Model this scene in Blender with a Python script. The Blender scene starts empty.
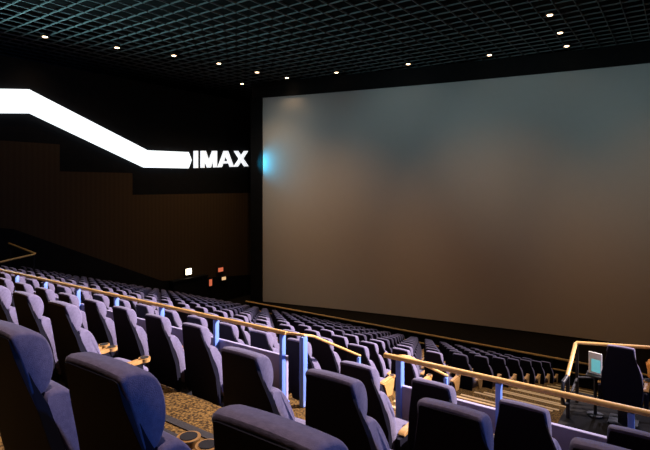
import bpy, bmesh, math, random
from mathutils import Vector, Matrix
random.seed(4)
C = bpy.context.scene.collection
CZ = 7.7                      # eye height above the floor in front of the screen
PI = math.pi

# ------------------------------------------------------------------ materials
def mat(name, col, rough=.6, metal=0.0, noise=None, bump=0.0, bscale=200, sheen=0, spec=.5, emit=None, estr=0):
    m = bpy.data.materials.new(name); m.use_nodes = True
    nt = m.node_tree; b = nt.nodes['Principled BSDF']
    b.inputs['Base Color'].default_value = (*col, 1)
    b.inputs['Roughness'].default_value = rough
    b.inputs['Metallic'].default_value = metal
    b.inputs['Specular IOR Level'].default_value = spec
    if sheen:
        b.inputs['Sheen Weight'].default_value = sheen
        b.inputs['Sheen Roughness'].default_value = .4
    if emit:
        b.inputs['Emission Color'].default_value = (*emit, 1)
        b.inputs['Emission Strength'].default_value = estr
    if noise or bump:
        tc = nt.nodes.new('ShaderNodeTexCoord')
        n = nt.nodes.new('ShaderNodeTexNoise'); n.inputs['Scale'].default_value = bscale if not noise else noise[1]
        n.inputs['Detail'].default_value = 3
        nt.links.new(tc.outputs['Object'], n.inputs['Vector'])
        if noise:
            r = nt.nodes.new('ShaderNodeValToRGB')
            r.color_ramp.elements[0].position = noise[2]; r.color_ramp.elements[1].position = noise[3]
            r.color_ramp.elements[0].color = (*col, 1); r.color_ramp.elements[1].color = (*noise[0], 1)
            nt.links.new(n.outputs['Fac'], r.inputs['Fac']); nt.links.new(r.outputs['Color'], b.inputs['Base Color'])
        if bump:
            n2 = nt.nodes.new('ShaderNodeTexNoise'); n2.inputs['Scale'].default_value = bscale
            nt.links.new(tc.outputs['Object'], n2.inputs['Vector'])
            bp = nt.nodes.new('ShaderNodeBump'); bp.inputs['Strength'].default_value = bump; bp.inputs['Distance'].default_value = .01
            nt.links.new(n2.outputs['Fac'], bp.inputs['Height']); nt.links.new(bp.outputs['Normal'], b.inputs['Normal'])
    return m

M = {}
M['fabric']   = mat('navy_fabric', (.14, .125, .205), .85, noise=((.185, .165, .255), 60, .35, .7), bump=.25, bscale=350, sheen=.15, spec=.2)
M['shell']    = mat('black_plastic', (.008, .008, .016), .6, bump=.1, bscale=300, spec=.12)
M['under']    = mat('black_steel', (.012, .012, .014), .5, .2)
M['wood']     = mat('beech_wood', (.42, .22, .06), .45, noise=((.55, .31, .10), 18, .3, .7))
M['brass']    = mat('oak_handrail', (.62, .36, .10), .4, noise=((.74, .46, .16), 25, .3, .7))
M['post']     = mat('blue_painted_steel', (.16, .30, .85), .35, .1)
M['panel']    = mat('lilac_painted_panel', (.33, .31, .48), .6, noise=((.37, .35, .52), 6, .3, .7))
M['carpet']   = mat('gold_brown_carpet', (.03, .017, .006), .95, noise=((.22, .125, .033), 42, .40, .66), bump=.4, bscale=120, spec=.1)
M['dark']     = mat('black_paint', (.005, .005, .006), .8, noise=((.008, .008, .009), 3, .3, .7), spec=.15)
M['stage']    = mat('black_stage_floor', (.006, .005, .004), .8, noise=((.009, .008, .006), 4, .3, .7), spec=.15)
M['tile']     = mat('dark_ceiling_void', (.003, .003, .003), .9, noise=((.005, .005, .005), 1, .3, .7), spec=.1)
M['grid']     = mat('grey_ceiling_bar', (.12, .14, .14), .6, noise=((.14, .16, .16), 2, .3, .7), spec=.2)
M['screen']   = mat('matte_screen', (.55, .55, .55), .9, noise=((.56, .56, .56), 3, .3, .7), spec=.05)
M['strip']    = mat('dark_rubber', (.012, .009, .008), .7, noise=((.02, .016, .014), 30, .3, .7))
M['nosing']   = mat('brass_nosing', (.50, .34, .14), .45, .3, noise=((.56, .39, .17), 20, .3, .7))
M['glow']     = mat('white_sign_face', (.9, .9, .92), .5, emit=(.88, .96, 1), estr=1.3)
M['letters']  = mat('white_letter_face', (.9, .9, .92), .5, emit=(.92, .96, 1), estr=.95)
M['bulb']     = mat('warm_bulb', (1, .8, .6), .5, emit=(1, .68, .40), estr=9)
M['chrome']   = mat('dark_trim_ring', (.05, .04, .035), .4, .4)
M['orange']   = mat('orange_cloth', (.80, .27, .03), .85, noise=((.9, .36, .05), 9, .3, .7), bump=.4, bscale=60)
M['white']    = mat('white_card', (.75, .78, .70), .6, noise=((.8, .82, .75), 8, .3, .7))
M['cyan']     = mat('lit_tablet_glass', (.1, .4, .45), .3, emit=(.18, .62, .66), estr=.55)
M['red']      = mat('red_lit_sign', (.5, .1, .05), .5, emit=(1, .22, .10), estr=.6)
M['exitlamp'] = mat('wall_lamp_glass', (1, .9, .7), .5, emit=(1, .86, .60), estr=5)
M['exitdim']  = mat('dim_lamp_glass', (1, .8, .5), .5, emit=(1, .62, .30), estr=.8)
# ribbed brown acoustic panel
m = bpy.data.materials.new('brown_acoustic_panel'); m.use_nodes = True
nt = m.node_tree; b = nt.nodes['Principled BSDF']; b.inputs['Roughness'].default_value = .9; b.inputs['Specular IOR Level'].default_value = .1
tc = nt.nodes.new('ShaderNodeTexCoord'); wv = nt.nodes.new('ShaderNodeTexWave'); wv.bands_direction = 'Y'
wv.inputs['Scale'].default_value = 1.2; wv.inputs['Distortion'].default_value = 0
r = nt.nodes.new('ShaderNodeValToRGB'); r.color_ramp.elements[0].color = (.070, .045, .024, 1); r.color_ramp.elements[1].color = (.080, .052, .028, 1)
nt.links.new(tc.outputs['Object'], wv.inputs['Vector']); nt.links.new(wv.outputs['Fac'], r.inputs['Fac']); nt.links.new(r.outputs['Color'], b.inputs['Base Color'])
M['brown'] = m

# ------------------------------------------------------------------ helpers
def W(a, b, z):               # a = metres to the left of the eye, b = metres towards the screen, z = height
    return Vector((-a, b, z))

def obj(name, bm, m, parent=None, smooth=0):
    me = bpy.data.meshes.new(name)
    bmesh.ops.recalc_face_normals(bm, faces=bm.faces[:])
    bm.to_mesh(me); bm.free()
    me.materials.append(M[m])
    if smooth:
        me.shade_smooth(); me.set_sharp_from_angle(angle=math.radians(smooth))
    o = bpy.data.objects.new(name, me); C.objects.link(o)
    if parent: o.parent = parent
    return o

def thing(name, label, cat, loc=(0, 0, 0), rz=0, group=None):
    o = bpy.data.objects.new(name, None); C.objects.link(o)
    o.empty_display_size = .1
    o.location = loc; o.rotation_euler = (0, 0, rz)
    o['label'] = label; o['category'] = cat
    if group: o['group'] = group
    return o

def tag(o, label, cat, group=None):
    o['label'] = label; o['category'] = cat
    if group: o['group'] = group
    return o

def struct(name, bm, m, smooth=0):
    o = obj(name, bm, m, None, smooth); o['kind'] = 'structure'; return o

def box(bm, x0, x1, y0, y1, z0, z1, bev=0, seg=2):
    vs = [bm.verts.new((x, y, z)) for x in (x0, x1) for y in (y0, y1) for z in (z0, z1)]
    F = [(0,1,3,2),(4,6,7,5),(0,4,5,1),(2,3,7,6),(0,2,6,4),(1,5,7,3)]
    fs = [bm.faces.new([vs[i] for i in f]) for f in F]
    if bev:
        es = list({e for f in fs for e in f.edges})
        bmesh.ops.bevel(bm, geom=es, offset=bev, segments=seg, affect='EDGES', profile=.5)
    return bm

def abox(bm, a0, a1, b0, b1, z0, z1, bev=0):
    return box(bm, -max(a0, a1), -min(a0, a1), b0, b1, z0, z1, bev)

def spline(pts, n=4, closed=True):
    out = []; N = len(pts)
    for i in range(N if closed else N-1):
        p0, p1, p2, p3 = (Vector(pts[(i+k) % N]) if closed else Vector(pts[min(max(i+k, 0), N-1)]) for k in (-1, 0, 1, 2))
        for j in range(n):
            t = j/n
            out.append(.5*((2*p1)+(-p0+p2)*t+(2*p0-5*p1+4*p2-p3)*t*t+(-p0+3*p1-3*p2+p3)*t**3))
    if not closed: out.append(Vector(pts[-1]))
    return out

def prism_x(bm, prof, wfun, crown=0.0, nx=6, round_=.03):
    """profile in (y, z) swept across x; the half width comes from z; edges rounded off near the ends."""
    P = [Vector((p[0], p[1])) for p in prof]
    cy = sum(p.x for p in P)/len(P); cz = sum(p.y for p in P)/len(P)
    rings = []
    ss = [-1, -.985, -.94, -.86] + [-.6, -.3, 0, .3, .6] + [.86, .94, .985, 1]
    for s in ss:
        e = abs(s)
        k = 0 if e <= .86 else (e-.86)/.14
        shrink = round_*(1-math.sqrt(max(0, 1-k*k)))
        ring = []
        for p in P:
            d = Vector((p.x-cy, p.y-cz)); L = d.length
            q = Vector((cy, cz)) + d*max(0, (L-shrink)/L)
            zz = q.y - crown*s*s
            ring.append(bm.verts.new((s*wfun(p.y), q.x, zz)))
        rings.append(ring)
    n = len(P)
    for r0, r1 in zip(rings, rings[1:]):
        for i in range(n):
            bm.faces.new((r0[i], r0[(i+1) % n], r1[(i+1) % n], r1[i]))
    bm.faces.new(rings[0][::-1]); bm.faces.new(rings[-1])
    return bm

def tube(bm, pts, r, seg=10, flat=1.0, cap=True):
    pts = [Vector(p) for p in pts]; rings = []
    for i, p in enumerate(pts):
        d0 = (pts[i]-pts[i-1]).normalized() if i else (pts[1]-pts[0]).normalized()
        d1 = (pts[i+1]-pts[i]).normalized() if i < len(pts)-1 else d0
        d = (d0+d1).normalized()
        up = Vector((0, 0, 1)) if abs(d.z) < .9 else Vector((1, 0, 0))
        u = d.cross(up).normalized(); v = u.cross(d).normalized()
        k = 1/max(.5, d.dot(d1))
        rings.append([bm.verts.new(p + u*math.cos(2*PI*j/seg)*r*k + v*math.sin(2*PI*j/seg)*r*flat) for j in range(seg)])
    for r0, r1 in zip(rings, rings[1:]):
        for j in range(seg):
            bm.faces.new((r0[j], r0[(j+1) % seg], r1[(j+1) % seg], r1[j]))
    if cap:
        bm.faces.new(rings[0][::-1]); bm.faces.new(rings[-1])
    return bm

def cyl(bm, x, y, z0, z1, r0, r1=None, seg=20):
    r1 = r0 if r1 is None else r1
    A = [bm.verts.new((x+r0*math.cos(2*PI*i/seg), y+r0*math.sin(2*PI*i/seg), z0)) for i in range(seg)]
    B = [bm.verts.new((x+r1*math.cos(2*PI*i/seg), y+r1*math.sin(2*PI*i/seg), z1)) for i in range(seg)]
    for i in range(seg): bm.faces.new((A[i], A[(i+1) % seg], B[(i+1) % seg], B[i]))
    bm.faces.new(A[::-1]); bm.faces.new(B); return bm

def wall_poly(bm, pts, a0, a1):
    """outline in (b, z) given thickness from a0 to a1 (metres left)."""
    A = [bm.verts.new(W(a0, b, z)) for b, z in pts]; B = [bm.verts.new(W(a1, b, z)) for b, z in pts]
    n = len(pts)
    for i in range(n): bm.faces.new((A[i], A[(i+1) % n], B[(i+1) % n], B[i]))
    bm.faces.new(A); bm.faces.new(B[::-1]); return bm

NB = bmesh.new

# ------------------------------------------------------------------ room levels
TOP = 1.10                                     # headrest top above its tread
ROWC, ROWB, ROWA = .75, 2.05, 3.35
H = {ROWC: .49, ROWB: .95, ROWA: 1.41}
rows_low = [4.8+1.4*k for k in range(11)]
for bb in rows_low: H[bb] = 2.75+.306*(bb-7.6)
def tread(bb): return CZ-H[bb]-TOP
AU = 29.6
AL, AR, ZC, BACK, FRONT = 25.0, -9.0, CZ+6.9, -5.0, 31.0

# floor: one terraced carpet
bm = NB()
OFF = .12
near = [(BACK, tread(ROWC)+.9), (-1.85-OFF+.0, tread(ROWC)+.9), (-.55-OFF, tread(ROWC)+.45), (ROWC-OFF, tread(ROWC)), (ROWB-OFF, tread(ROWB)), (ROWA-OFF, tread(ROWA))]
steps = near[1:] + [(4.55, tread(rows_low[0]))] + [(bb-OFF, tread(bb)) for bb in rows_low[1:]]
steps[0] = (BACK, steps[0][1])
LAST = rows_low[-1]-OFF+1.4
for i, (b0, z) in enumerate(steps):
    b1 = steps[i+1][0] if i+1 < len(steps) else LAST
    abox(bm, AR, AL, b0, b1, -.4, z)
struct('floor', bm, 'carpet')
bm = NB(); abox(bm, AR, AL, LAST, FRONT, -.4, 0.0); struct('floor_front', bm, 'stage')
# walls, ceiling
bm = NB(); abox(bm, AL, AU, BACK, FRONT, -.4, 13.62); struct('wall_left', bm, 'dark')
bm = NB(); abox(bm, AU, AU+.3, BACK, FRONT, 13.3, ZC+1.4); struct('wall_left_upper', bm, 'dark')
bm = NB(); abox(bm, AR-.3, AR, BACK, FRONT, -.4, ZC+1.4); struct('wall_right', bm, 'dark')
bm = NB(); abox(bm, AR, AU, BACK-.3, BACK, -.4, ZC+1.4); struct('wall_back', bm, 'dark')
bm = NB(); abox(bm, AR, AU, FRONT, FRONT+.3, -.4, ZC+1.4); struct('wall_front', bm, 'dark')
bm = NB(); abox(bm, AR, AU, BACK, FRONT, ZC+1.1, ZC+1.4); struct('ceiling', bm, 'tile')
bm = NB()
g = .70
nA = int((AU-AR)/g); nB = int((FRONT-1-BACK)/g)
for i in range(nA): abox(bm, AR+.3+i*g, AR+.3+i*g+.032, BACK, 29.6, ZC, ZC+.06)
for j in range(nB): 
    y = BACK+.3+j*g
    if y < 29.6: abox(bm, AR, AU, y, y+.032, ZC+.004, ZC+.056)
struct('ceiling_grid', bm, 'grid')

# brown stepped wall panels and the black dado below them
def panel(name, pts): 
    bm = NB(); wall_poly(bm, pts, AL-.08, AL); return struct(name, bm, 'brown')
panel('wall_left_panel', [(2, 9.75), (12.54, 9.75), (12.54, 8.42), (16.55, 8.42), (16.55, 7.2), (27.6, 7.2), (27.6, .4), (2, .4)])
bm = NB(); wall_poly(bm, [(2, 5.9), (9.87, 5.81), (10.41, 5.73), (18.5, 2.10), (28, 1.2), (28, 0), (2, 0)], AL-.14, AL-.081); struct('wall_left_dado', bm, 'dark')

# curved screen
def scr_b(a): return 29.1-.0032*(a+15)**2
SA = [22.5-i*(28.5/48) for i in range(49)]
ZS0, ZS1 = .06, CZ+5.83
t = thing('cinema_screen', 'huge pale curved cinema screen filling the front of the hall', 'screen', W(8, scr_b(8), 0))
def curved(bm, As, z0, z1, d0, d1):
    L = W(8, scr_b(8), 0)
    rings = []
    for a in As:
        y = scr_b(a)
        rings.append([bm.verts.new(W(a, y+d, z)-L) for d, z in ((d0, z0), (d0, z1), (d1, z1), (d1, z0))])
    for r0, r1 in zip(rings, rings[1:]):
        for i in range(4): bm.faces.new((r0[i], r0[(i+1) % 4], r1[(i+1) % 4], r1[i]))
    bm.faces.new(rings[0]); bm.faces.new(rings[-1][::-1]); return bm
obj('projection_surface', curved(NB(), SA, ZS0, ZS1, 0, .05), 'screen', t, 60)
obj('top_masking', curved(NB(), [23.2]+SA, ZS1, ZS1+1.0, -.12, .1), 'dark', t)
bm = NB(); L = W(8, scr_b(8), 0)
abox(bm, 22.5, 23.55, scr_b(22.5)-.05, scr_b(22.5)+.1, .02, ZS1); bmesh.ops.translate(bm, verts=bm.verts, vec=-L)
bm2 = bm
o = obj('side_masking', bm2, 'dark', t)

# ------------------------------------------------------------------ glowing sign on the left wall
sg = thing('illuminated_sign', 'glowing white zigzag light band ending in bold letters on the dark left wall', 'sign', W(24.95, 15, 9))
L = W(24.95, 15, 9)
band = [(4, 11.25), (11.06, 12.22), (17.45, 9.74), (20.38, 9.80), (20.62, 9.32), (20.38, 8.80), (17.28, 8.76), (11.15, 11.12), (4, 10.30)]
bm = wall_poly(NB(), band, 24.8, 24.99); bmesh.ops.translate(bm, verts=bm.verts, vec=-L); obj('light_band', bm, 'glow', sg)
def letter(polys, b0, w):
    bm = NB()
    for p in polys:
        pts = [(b0+x*w, 8.83+y*1.08+.055*(b0+x*w-20.87)) for x, y in p]
        wall_poly(bm, pts, 24.8, 24.99)
    bmesh.ops.translate(bm, verts=bm.verts, vec=-L)
    return obj('letter', bm, 'letters', sg)
letter([[(0, 0), (1, 0), (1, 1), (0, 1)]], 20.90, .23)
letter([[(0, 0), (.16, 0), (.16, .66), (.42, 0), (.58, 0), (.84, .66), (.84, 0), (1, 0), (1, 1), (.76, 1), (.5, .32), (.24, 1), (0, 1)]], 21.46, 1.26)
letter([[(0, 0), (.18, 0), (.27, .22), (.73, .22), (.67, .37), (.33, .37), (.50, .80), (.82, 0), (1, 0), (.60, 1), (.40, 1)]], 22.90, 1.34)
letter([[(0, 0), (.21, 0), (.5, .37), (.79, 0), (1, 0), (.61, .51), (.97, 1), (.77, 1), (.5, .65), (.23, 1), (.03, 1), (.39, .51)]], 24.34, 1.32)

# ------------------------------------------------------------------ ceiling downlights
def downlight(a, b, label, group):
    t = thing('ceiling_light', label, 'ceiling light', W(a, b, ZC), 0, group)
    bm = NB(); seg = 20
    prof = [(.13, -.09), (.19, -.09), (.19, 0.06), (.13, 0.06)]
    rings = [[bm.verts.new((r_*math.cos(2*PI*i/seg), r_*math.sin(2*PI*i/seg), z)) for r_, z in prof] for i in range(seg)]
    for i in range(seg):
        r0, r1 = rings[i], rings[(i+1) % seg]
        for k in range(4): bm.faces.new((r0[k], r0[(k+1) % 4], r1[(k+1) % 4], r1[k]))
    obj('trim_ring', bm, 'chrome', t, 40)
    obj('bulb', cyl(NB(), 0, 0, -.10, -.02, .10, .13), 'bulb', t, 40)
    return t
ORD = ['first', 'second', 'third', 'fourth', 'fifth', 'sixth', 'seventh', 'eighth', 'ninth', 'tenth', 'eleventh', 'twelfth', 'thirteenth', 'fourteenth', 'fifteenth',
       'sixteenth', 'seventeenth', 'eighteenth', 'nineteenth', 'twentieth', 'twenty-first', 'twenty-second', 'twenty-third', 'twenty-fourth', 'twenty-fifth', 'twenty-sixth',
       'twenty-seventh', 'twenty-eighth', 'twenty-ninth', 'thirtieth', 'thirty-first', 'thirty-second', 'thirty-third', 'thirty-fourth', 'thirty-fifth', 'thirty-sixth']
LA = [(23.65, 11.23), (22.62, 14.17), (21.56, 16.75), (20.91, 19.28), (20.68, 22.11), (20.17, 24.3)]
LAL = ['warm ceiling downlight over the left end of the light band, leftmost of its line',
       'warm ceiling downlight second from left in the line along the left wall',
       'warm ceiling downlight third from left in the line along the left wall',
       'warm ceiling downlight fourth from left, above the bold letters of the sign',
       'warm ceiling downlight fifth from left, just left of the screen corner',
       'warm ceiling downlight above the top left corner of the screen']
LB = [(23.8, 24.0), (16.82, 24.9), (12.38, 25.5), (8.08, 26.2), (4.49, 26.7), (4.34, 24.21), (4.22, 21.46)]
LBL = ['small low warm downlight beside the left wall, nearest the letters of the sign',
       'warm downlight above the screen top, second from the left screen corner',
       'warm downlight above the screen top, third from the left screen corner',
       'warm downlight above the screen top, fourth from the left screen corner',
       'warm downlight close above the screen, lowest of three in a steep line',
       'warm downlight in the middle of the steep line of three',
       'warm downlight highest in the picture, top of the steep line of three']
for (a, b), l in zip(LA, LAL): downlight(a, b, l, 'downlights along the left wall')
for (a, b), l in zip(LB, LBL): downlight(a, b, l, 'downlights above the screen')

# ------------------------------------------------------------------ wall lamps and signs low on the left wall
def wall_lamp(name, label, cat, b, z, w, h, m):
    t = thing(name, label, cat, W(AL-.14, b, z))
    bm = NB(); box(bm, 0, .10, -w/2-.05, w/2+.05, -h/2-.05, h/2+.05, .02); obj('housing', bm, 'under', t)
    bm = NB(); box(bm, .10, .14, -w/2, w/2, -h/2, h/2, .012); obj('lit_face', bm, m, t)
    return t
wall_lamp('wall_lamp', 'bright white wall lamp above the dark exit on the left wall', 'wall lamp', 20.33, 2.31+.1, .42, .36, 'exitlamp')
wall_lamp('wall_sign', 'small red lit sign on the left wall, upper of the two red ones', 'sign', 22.97, 2.17, .42, .26, 'red')
wall_lamp('wall_sign', 'small red lit sign low on the left wall, nearest the bright lamp', 'sign', 22.1, 1.45, .22, .42, 'red')
wall_lamp('wall_lamp', 'dim amber wall lamp low on the left wall below the upper red sign', 'wall lamp', 23.25, 1.55, .34, .20, 'exitdim')
# dark exit portal standing against the wall
bm = NB(); abox(bm, 24.5, AL-.15, 19.0, 21.6, 0, 1.95); abox(bm, 24.45, AL-.15, 18.95, 21.65, 1.95, 2.05); struct('wall_left_exit_portal', bm, 'dark')

# ------------------------------------------------------------------ the cinema seat
def wlerp(tab):
    def f(z):
        if z <= tab[0][0]: return tab[0][1]
        for (z0, w0), (z1, w1) in zip(tab, tab[1:]):
            if z <= z1: return w0+(w1-w0)*(z-z0)/(z1-z0)
        return tab[-1][1]
    return f
def make_meshes():
    d = {}
    d['headrest'] = (prism_x(NB(), [(.060, .88), (.045, .94), (.020, 1.03), (.002, 1.086), (.006, 1.096)] + [tuple(p) for p in spline([(.020, 1.102), (.075, 1.092), (.118, 1.060), (.142, .995), (.138, .93), (.115, .882), (.09, .868)], 3, False)], wlerp([(.86, .160), (1.03, .152), (1.10, .146)]), .006, round_=.014), 'fabric', 40)
    d['backrest'] = (prism_x(NB(), spline([(.10, .855), (.135, .880), (.180, .868), (.220, .81), (.255, .70), (.295, .58), (.325, .43), (.31, .375), (.24, .38), (.20, .47), (.15, .66)], 3), wlerp([(.38, .225), (.72, .225), (.88, .175)]), .006, round_=.02), 'fabric', 45)
    d['back_shell'] = (prism_x(NB(), [(-.001, 1.078), (.011, 1.02), (.033, .94), (.066, .83), (.128, .57), (.195, .27), (.225, .25), (.235, .28), (.19, .50), (.14, .69), (.105, .84), (.068, .92), (.035, 1.01), (.012, 1.084)], wlerp([(.25, .20), (.45, .235), (.66, .232), (.86, .185), (1.01, .143), (1.08, .134)]), 0, round_=.008), 'shell', 35)
    d['seat_cushion'] = (prism_x(NB(), spline([(.24, .37), (.30, .435), (.45, .445), (.62, .445), (.71, .42), (.725, .37), (.68, .325), (.50, .315), (.32, .32)], 3), wlerp([(.3, .222), (.5, .225)]), .01), 'fabric', 50)
    d['seat_pan'] = (prism_x(NB(), [(.24, .29), (.26, .345), (.66, .325), (.64, .27), (.45, .23), (.30, .24)], wlerp([(.2, .21), (.4, .22)]), 0, round_=.02), 'under', 35)
    bm = NB(); box(bm, -.06, .06, .33, .50, .0, .25, .015); box(bm, -.17, .17, .26, .58, 0, .025, .008); d['pedestal'] = (bm, 'under', 30)
    for s, k in ((-1, 'L'), (1, 'R')):
        x = s*.256
        bm = NB()
        prof = spline([(.30, .490), (.31, .516), (.40, .522), (.52, .520), (.62, .518), (.62, .492), (.52, .490), (.40, .492)], 2)
        prism_x(bm, prof, lambda z: .030, 0, round_=.008)
        cyl(bm, 0, .65, .490, .524, .048, .051, 20)
        bmesh.ops.translate(bm, verts=bm.verts, vec=(x, 0, 0)); d['arm_'+k] = (bm, 'wood', 35)
        bm = NB(); cyl(bm, x, .65, .5245, .528, .037, .037, 18); d['cup_'+k] = (bm, 'strip', 30)
        bm = NB()
        prism_x(bm, [(.24, .489), (.25, .30), (.30, .24), (.57, .26), (.64, .36), (.62, .489)], lambda z: .020, 0, round_=.006)
        bmesh.ops.translate(bm, verts=bm.verts, vec=(x, 0, 0)); d['side_'+k] = (bm, 'shell', 30)
    # timber end panel for the seats beside the stairs (their right-hand side)
    bm = NB()
    prism_x(bm, [(.32, .489), (.36, .42), (.42, .28), (.57, .26), (.62, .36), (.65, .489)], lambda z: .009, 0, round_=.003)
    bmesh.ops.translate(bm, verts=bm.verts, vec=(.290, 0, 0)); d['end'] = (bm, 'wood', 30)
    return d
D = make_meshes()
ME = {}
for k, (bm, mname, sm) in D.items():
    me = bpy.data.meshes.new('seat_'+k)
    bmesh.ops.recalc_face_normals(bm, faces=bm.faces[:]); bm.to_mesh(me); bm.free()
    me.materials.append(M[mname]); me.shade_smooth(); me.set_sharp_from_angle(angle=math.radians(sm)); ME[k] = me
def part(name, key, parent):
    o = bpy.data.objects.new(name, ME[key]); C.objects.link(o); o.parent = parent; return o
def make_seat(label, a, bb, z, group, full=True, end=False, rz=0):
    t = thing('cinema_chair', label, 'seat', W(a, bb, z), rz, group)
    part('headrest', 'headrest', t); part('backrest', 'backrest', t); part('back_shell', 'back_shell', t); part('seat_cushion', 'seat_cushion', t)
    if full:
        part('seat_pan', 'seat_pan', t); part('pedestal', 'pedestal', t)
    for k in 'LR':
        ar = part('armrest', 'arm_'+k, t)
        if full: part('cup_holder', 'cup_'+k, ar)
        if full: part('arm_support', 'side_'+k, t)
    if end:
        part('end_panel', 'end', t)
    return t
S = .63
ca, sa = math.cos(math.radians(54.655)), math.sin(math.radians(54.655))
def px(a, b): return 325+500*(b*ca-a*sa)/(a*ca+b*sa)
# three near rows
for i, a in enumerate([1.96, 1.33, .70]):
    make_seat(['large dark seat cut off by the left edge, leftmost of the nearest row',
               'large dark seat back with blue side, between the other two nearest ones',
               'large dark seat back at the bottom edge, rightmost of the nearest row'][i], a, ROWC, tread(ROWC), 'seats of the nearest row')
for i, a in enumerate([2.07, 1.44, .81, .19]):
    make_seat(f'dark cinema seat, {ORD[i]} right of the aisle in the second nearest row', a, ROWB, tread(ROWB), 'seats of the second nearest row')
for i, a in enumerate([4.14, 4.78, 5.41, 6.04]):
    make_seat(f'dark lilac-lit seat, {ORD[i]} left of the aisle in the second nearest row', a, ROWB, tread(ROWB), 'seats of the second nearest row')
for i, a in enumerate([2.09, 1.46, .83, .20]):
    make_seat(f'dark seat close behind the handrail, {ORD[i]} right of the aisle', a, ROWA, tread(ROWA), 'seats behind the handrail')
for i in range(9):
    make_seat(f'dark lilac-lit seat close behind the handrail, {ORD[i]} left of the aisle', 4.05+S*i, ROWA, tread(ROWA), 'seats behind the handrail')
# lower rows past the handrail
cand = []
for r, bb in enumerate(rows_low):
    for i in range(33):
        a = 3.85+S*i
        if a > 24.3 or (a > 19.9 and r <= 3): break
        if px(a-.3, bb) < 0: break
        cand.append(((a*ca+bb*sa), r, i, a, bb))
cand.sort()
NEAR = 300-26
far = cand[NEAR:]
for d, r, i, a, bb in cand[:NEAR]:
    make_seat(f'navy cinema seat, {ORD[i]} from the stair aisle in the {ORD[r]} row past the handrail', a, bb, tread(bb), 'seats past the handrail', full=(r < 4), end=(i == 0))
if far:
    bm = NB()
    for d, r, i, a, bb in far:
        for k in ('headrest', 'backrest', 'back_shell', 'seat_cushion', 'arm_L', 'arm_R'):
            n0 = len(bm.verts); bm.from_mesh(ME[k]); bm.verts.ensure_lookup_table()
            bmesh.ops.translate(bm, verts=bm.verts[n0:], vec=W(a, bb, tread(bb)))
    o = obj('cinema_chair_block', bm, 'fabric', None, 45); o['kind'] = 'stuff'
    o.data.materials.clear(); o.data.materials.append(M['fabric'])
    tag(o, 'farthest small rows of navy seats by the left wall near the screen', 'seats')
print('far seats', len(far), 'cand', len(cand))

# ------------------------------------------------------------------ handrails
ZR = CZ-1.70; BR = 4.45; ZT = tread(ROWA)
def railing(label, a_posts, a0, a1, extra=None, pa=None):
    t = thing('railing', label, 'railing', W(a0, BR, ZT))
    L = W(a0, BR, ZT)
    bm = NB(); tube(bm, [W(a0, BR, ZR)-L, W(a1, BR, ZR)-L], .030, 12, .8); obj('handrail', bm, 'brass', t, 40)
    for a in a_posts:
        bm = NB(); abox(bm, a-.022, a+.022, BR-.034, BR+.034, ZT, ZR-.02, .006); abox(bm, a-.06, a+.06, BR-.055, BR+.055, ZT, ZT+.015)
        bmesh.ops.translate(bm, verts=bm.verts, vec=-L); obj('post', bm, 'post', t, 30)
    bm = NB(); abox(bm, min(a_posts)-.02, (pa or max(a_posts))+.02, BR+.040, BR+.085, ZT+.001, CZ-1.985, .008); bmesh.ops.translate(bm, verts=bm.verts, vec=-L); obj('infill_panel', bm, 'panel', t)
    if extra: extra(t, L)
    return t
def stair_rail(a, sgn, b1, drop):
    def f(t, L):
        bm = NB(); aa = a
        tube(bm, [W(aa+.25*sgn, BR, ZR)-L, W(aa, BR+.06, ZR)-L, W(aa, BR+.25, ZR-.06)-L, W(aa, b1, ZR-drop)-L], .017, 10, .9); obj('stair_handrail', bm, 'brass', t, 40)
        bm = NB(); abox(bm, aa-.03, aa+.03, BR+.02, BR+.10, ZT, ZR-.02, .006)
        bmesh.ops.translate(bm, verts=bm.verts, vec=-L); obj('post', bm, 'post', t, 30)
        zb = tread(rows_low[1]) if b1 >= rows_low[1]-OFF else tread(rows_low[0])
        bm = NB(); abox(bm, aa-.02, aa+.02, b1-.06, b1-.01, zb, ZR-drop-.01, .006)
        bmesh.ops.translate(bm, verts=bm.verts, vec=-L); obj('post', bm, 'post', t, 30)
    return f
railing('long gold handrail on blue posts running to the left edge', [3.76+1.12*k for k in range(8)], 3.70, 12.6, stair_rail(3.5, 1, 5.75, .58))
railing('gold handrail on blue posts at the lower right, right of the aisle', [1.29, .30, -.69, -1.68, -2.67], 2.42, -3.2, stair_rail(2.28, -1, 5.75, .58), 2.24)

# ------------------------------------------------------------------ aisle steps with gold nosings
st = struct('stairs', NB(), 'carpet')
bm = NB(); nos = []
prev = tread(ROWA)
for bb in rows_low:
    z = tread(bb); z_up = prev; prev = z
    b0 = 4.55 if bb == rows_low[0] else bb-OFF
    abox(bm, 1.95, 3.5, b0+.001, b0+.62, z, z+(z_up-z)*.5)
    nos.append((b0-.002, z_up, 1.95, 3.5)); nos.append((b0+.62, z+(z_up-z)*.5, 1.95, 3.5))
# one half step between the near rows
for bb, zu in ((ROWB, tread(ROWC)), (ROWA, tread(ROWB))):
    z = tread(bb); abox(bm, 2.45, 3.72, bb-OFF+.001, bb-OFF+.6, z, z+(zu-z)*.5)
bm.to_mesh(st.data); bm.free(); st.data.materials[0] = M['carpet']
for b0, z, a0, a1 in nos:
    bm = NB(); abox(bm, a0+.02, a1-.02, b0-.05, b0+.012, z-.03, z+.006, .003); o = obj('nosing', bm, 'nosing', st)
zz = tread(ROWB)+(tread(ROWC)-tread(ROWB))*.5
for k in range(2):
    bm = NB(); abox(bm, 2.47, 3.70, ROWB-OFF+.60-.09-.15*k, ROWB-OFF+.60-.02-.15*k, zz, zz+.006); obj('tread_strip', bm, 'strip', st)
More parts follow.
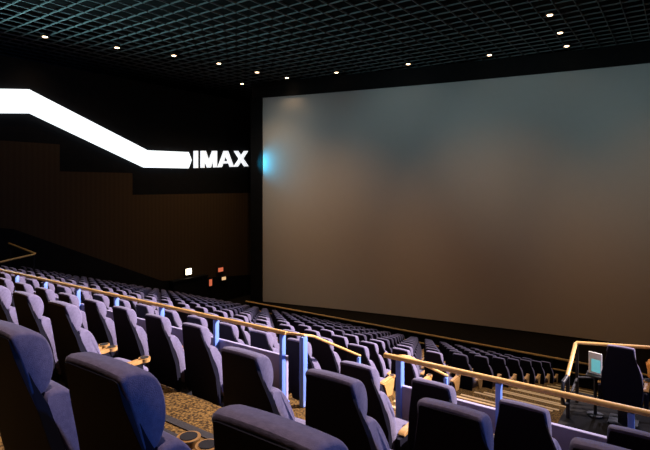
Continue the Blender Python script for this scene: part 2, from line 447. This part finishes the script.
# ------------------------------------------------------------------ platform on the right with its seat and rail
ZP = CZ-2.0-TOP
bm = NB(); abox(bm, AR, 1.3, 4.75, 8.35, -.1, ZP); struct('floor_platform', bm, 'stage')
make_seat('dark seat alone on the right platform inside the gold rail', .60, 7.2, ZP, None, True)
t = thing('railing', 'gold square-cornered rail around the seat on the right platform', 'railing', W(1.22, 7.95, ZP))
L = W(1.22, 7.95, ZP); ZQ = CZ-2.25
bm = NB(); tube(bm, [W(1.22, 7.3, ZQ-.28)-L, W(1.22, 7.93, ZQ-.02)-L, W(1.20, 7.95, ZQ)-L, W(.34, 8.30, ZQ)-L, W(-2.2, 8.32, ZQ)-L], .027, 10, .9); obj('handrail', bm, 'brass', t, 40)
for a, b_, z1 in ((1.22, 7.34, ZQ-.28), (1.2, 7.94, ZQ-.02), (-.4, 8.30, ZQ-.02), (-1.6, 8.3, ZQ-.02)):
    bm = NB(); abox(bm, a-.02, a+.02, b_-.02, b_+.02, ZP, z1); bmesh.ops.translate(bm, verts=bm.verts, vec=-L); obj('post', bm, 'under', t)
bm = NB(); tube(bm, [W(1.22, 7.30, ZQ-.28)-L, W(1.25, 7.18, ZQ-.33)-L, W(1.25, 7.12, ZQ-.45)-L, W(1.25, 7.16, ZQ-.60)-L, W(1.22, 7.32, ZQ-.66)-L], .026, 10); obj('rail_return', bm, 'under', t, 40)
bm = NB(); tube(bm, [W(1.22, 7.3, ZQ-.66)-L, W(1.2, 7.95, ZQ-.5)-L, W(.34, 8.30, ZQ-.45)-L, W(-2.2, 8.32, ZQ-.45)-L], .018, 8); obj('mid_rail', bm, 'under', t, 40)
# orange cloth bundle and pale lidded case with its lit tablet
bm = NB(); bmesh.ops.create_icosphere(bm, subdivisions=4, radius=1)
for v in bm.verts:
    p = v.co.copy()
    k = 1+.05*math.sin(5*p.x+2*p.z)+.05*math.sin(9*p.z+3*p.y)+.05*math.sin(14*p.x+9*p.y)+.03*math.sin(21*p.z+8*p.x)
    v.co = Vector((p.x*.16*k, p.y*.20*k, (p.z*.19*k if p.z > 0 else p.z*.21*k)))
o = obj('folded_jacket', bm, 'orange', None, 60); o.location = W(.19, 7.84, ZP+.72)
tag(o, 'crumpled orange jacket lying over the right armrest of the platform seat', 'jacket')
t = thing('tablet', 'pale tablet with a cyan screen propped left of the platform seat', 'tablet', W(.93, 7.62, ZP+.56), math.radians(-14))
bm = NB(); box(bm, -.085, .085, -.010, .012, 0, .29, .006); obj('case', bm, 'white', t)
bm = NB(); box(bm, -.045, .07, -.013, -.0101, .03, .20); obj('display', bm, 'cyan', t)
# small side table carrying the tablet
t = thing('side_table', 'small dark stand under the tablet beside the platform seat', 'stand', W(.93, 7.62, ZP))
bm = NB(); box(bm, -.11, .11, -.10, .12, .535, .56, .008); obj('table_top', bm, 'under', t)
bm = NB(); cyl(bm, 0, 0, 0.0, .02, .10); cyl(bm, 0, 0, .02, .535, .02); obj('table_stem', bm, 'under', t)

# ------------------------------------------------------------------ landing with gold rails at the left wall
ZL = CZ-3.87
bm = NB(); abox(bm, 20.4, AL-.15, 4.9, 10.25, 0, ZL); struct('floor_landing', bm, 'stage')
t = thing('railing', 'short gold rail with a corner at the far left landing', 'railing', W(22.2, 10.1, ZL)); L = W(22.2, 10.1, ZL)
bm = NB(); tube(bm, [W(20.6, 7.9, CZ-2.87)-L, W(22.1, 10.05, CZ-2.87)-L, W(22.25, 10.15, CZ-2.85)-L, W(24.8, 10.2, CZ-2.60)-L], .05, 10, .8); obj('handrail', bm, 'brass', t, 40)
for a, b_ in ((20.65, 7.95), (22.1, 10.05), (24.6, 10.18)):
    bm = NB(); abox(bm, a-.025, a+.025, b_-.025, b_+.025, ZL, CZ-2.86); bmesh.ops.translate(bm, verts=bm.verts, vec=-L); obj('post', bm, 'under', t)

# ------------------------------------------------------------------ barrier before the screen
BB = 21.2
t = thing('railing', 'long low barrier with gold rails between the front row and the screen', 'barrier', W(8, BB, 0)); L = W(8, BB, 0)
for nm, z, r_ in (('top_rail', .95, .045), ('lower_rail', .52, .035)):
    bm = NB(); tube(bm, [W(20.7, BB, z)-L, W(-8.5, BB, z)-L], r_, 8); obj(nm, bm, 'brass', t, 40)
for k in range(15):
    a = 20.5-2.05*k; bm = NB(); abox(bm, a-.03, a+.03, BB-.03, BB+.03, 0, .93); bmesh.ops.translate(bm, verts=bm.verts, vec=-L); obj('post', bm, 'under', t)
bm = NB(); abox(bm, 20.7, -8.5, BB+.05, BB+.08, 0.001, .88); bmesh.ops.translate(bm, verts=bm.verts, vec=-L); obj('barrier_panel', bm, 'dark', t)

# ------------------------------------------------------------------ lights
def light(name, kind, loc, target, energy, col, **kw):
    l = bpy.data.lights.new(name, kind); l.energy = energy; l.color = col
    for k, v in kw.items(): setattr(l, k, v)
    o = bpy.data.objects.new(name, l); C.objects.link(o); o.location = loc
    if target is not None:
        o.rotation_euler = (Vector(target)-Vector(loc)).to_track_quat('-Z', 'Y').to_euler()
    return o
R = math.radians
# house downlights: the ones in view and the same lines carried on over the seats; added fills among them
for a, b in LA[:6]:
    light('overhead_beam', 'SPOT', W(a, b, ZC-.15), W(a, b, 0), 110 if b < 18 else (620 if b < 24 else 60), (1, .64, .34), spot_size=R(110), spot_blend=1, shadow_soft_size=.1)
for a, b in LB:
    light('overhead_beam', 'SPOT', W(a, b, ZC-.15), W(a, b, 0), 160, (1, .66, .36), spot_size=R(30), spot_blend=1, shadow_soft_size=.1)
for b in (18.7, 16.0, 13.3, 10.6, 7.9, 5.2):
    light('overhead_beam', 'SPOT', W(4.2, b, ZC-.15), W(4.2, b, 0), 520, (1, .68, .42), spot_size=R(80), spot_blend=1, shadow_soft_size=.1)
for a, b in ((10, 11.5), (17, 11.5), (10, 17), (17, 17)):  # added overhead fills that brighten the far seat tops, no fixtures
    light('overhead_beam', 'SPOT', W(a, b, ZC-.15), W(a, b, 0), 750, (1, .84, .84), spot_size=R(80), spot_blend=1, shadow_soft_size=.1)
for a in (-2, 10, 16):
    light('overhead_beam', 'SPOT', W(a, 5.2, ZC-.15), W(a, 5.2, 0), 900, (1, .72, .50), spot_size=R(70), spot_blend=1, shadow_soft_size=.1)
light('overhead_beam', 'SPOT', W(1.3, 1.0, ZC-.15), W(1.3, .8, 6.5), 1400, (1, .74, .68), spot_size=R(38), spot_blend=1, shadow_soft_size=.1)  # added fill over the nearest row to lighten its headrest tops
# added key wash, no fixture, from ceiling height at the right front on the left-hand seats, softer washes on the lower rows
light('seat_key', 'SPOT', W(-5, 13, ZC-.4), W(7.5, 4.2, 5.5), 38000, (1, .83, .86), spot_size=R(48), spot_blend=.7, shadow_soft_size=.3)
for a in (17, 9, 1):
    light('seat_wash', 'SPOT', W(a, 20.5, ZC-.3), W(a*.6+1.5, 8, 3.5), 2400, (.86, .78, 1), spot_size=R(62), spot_blend=.8, shadow_soft_size=.3)
light('seat_wash', 'SPOT', W(-4, 23.5, ZC-.4), W(5.5, 13.5, 1.8), 5000, (.90, .86, 1), spot_size=R(46), spot_blend=.8, shadow_soft_size=.3)
# blue wash from the right wall
light('blue_wash', 'SPOT', W(-8.6, 4.6, 8.8), W(2.6, 2.3, 6.4), 1500, (.08, .28, 1), spot_size=R(80), spot_blend=.8, shadow_soft_size=.3)
# added washes that tint the screen, cool above and warm below
for a in (20, 13, 6, -1):
    light('screen_cool_wash', 'SPOT', W(a, 17.0, ZC-1.0), W(a, scr_b(a), 10.2), 350, (.70, .93, .90), spot_size=R(64), spot_blend=1, shadow_soft_size=.5)
for a in (17, 8, -1):
    light('screen_warm_wash', 'SPOT', W(a, 14.0, ZC-1.2), W(a, scr_b(a), 4.2), 1150, (1, .46, .14), spot_size=R(56), spot_blend=1, shadow_soft_size=.5)
light('cyan_edge_lamp', 'SPOT', W(22.9, 23.9, 9.25), W(22.0, 24.8, 9.25), 160, (.01, .60, 1), spot_size=R(118), spot_blend=1, shadow_soft_size=.05)
# added teal fill from below on the ceiling grid at the left, no fixture
light('grid_fill', 'SPOT', W(23.8, 7.5, 9.6), W(17, 9, ZC), 4200, (.45, .92, 1), spot_size=R(130), spot_blend=1, shadow_soft_size=.2)

w = bpy.data.worlds.new('World'); bpy.context.scene.world = w; w.use_nodes = True
w.node_tree.nodes['Background'].inputs['Color'].default_value = (.004, .004, .006, 1)
w.node_tree.nodes['Background'].inputs['Strength'].default_value = .1

# ------------------------------------------------------------------ camera
cd = bpy.data.cameras.new('camera'); cam = bpy.data.objects.new('camera', cd); C.objects.link(cam)
cam.location = (0, 0, CZ); cam.rotation_euler = (R(90), 0, R(90-54.655))
cd.sensor_width = 36; cd.lens = 36*500/650; cd.shift_y = -39/650; cd.clip_start = .05; cd.clip_end = 200
sc = bpy.context.scene; sc.camera = cam
sc.view_settings.view_transform = 'Standard'; sc.view_settings.look = 'None'; sc.view_settings.gamma = 1; sc.view_settings.exposure = 0
sc.view_settings.use_curve_mapping = False
sc.cycles.sample_clamp_indirect = 4
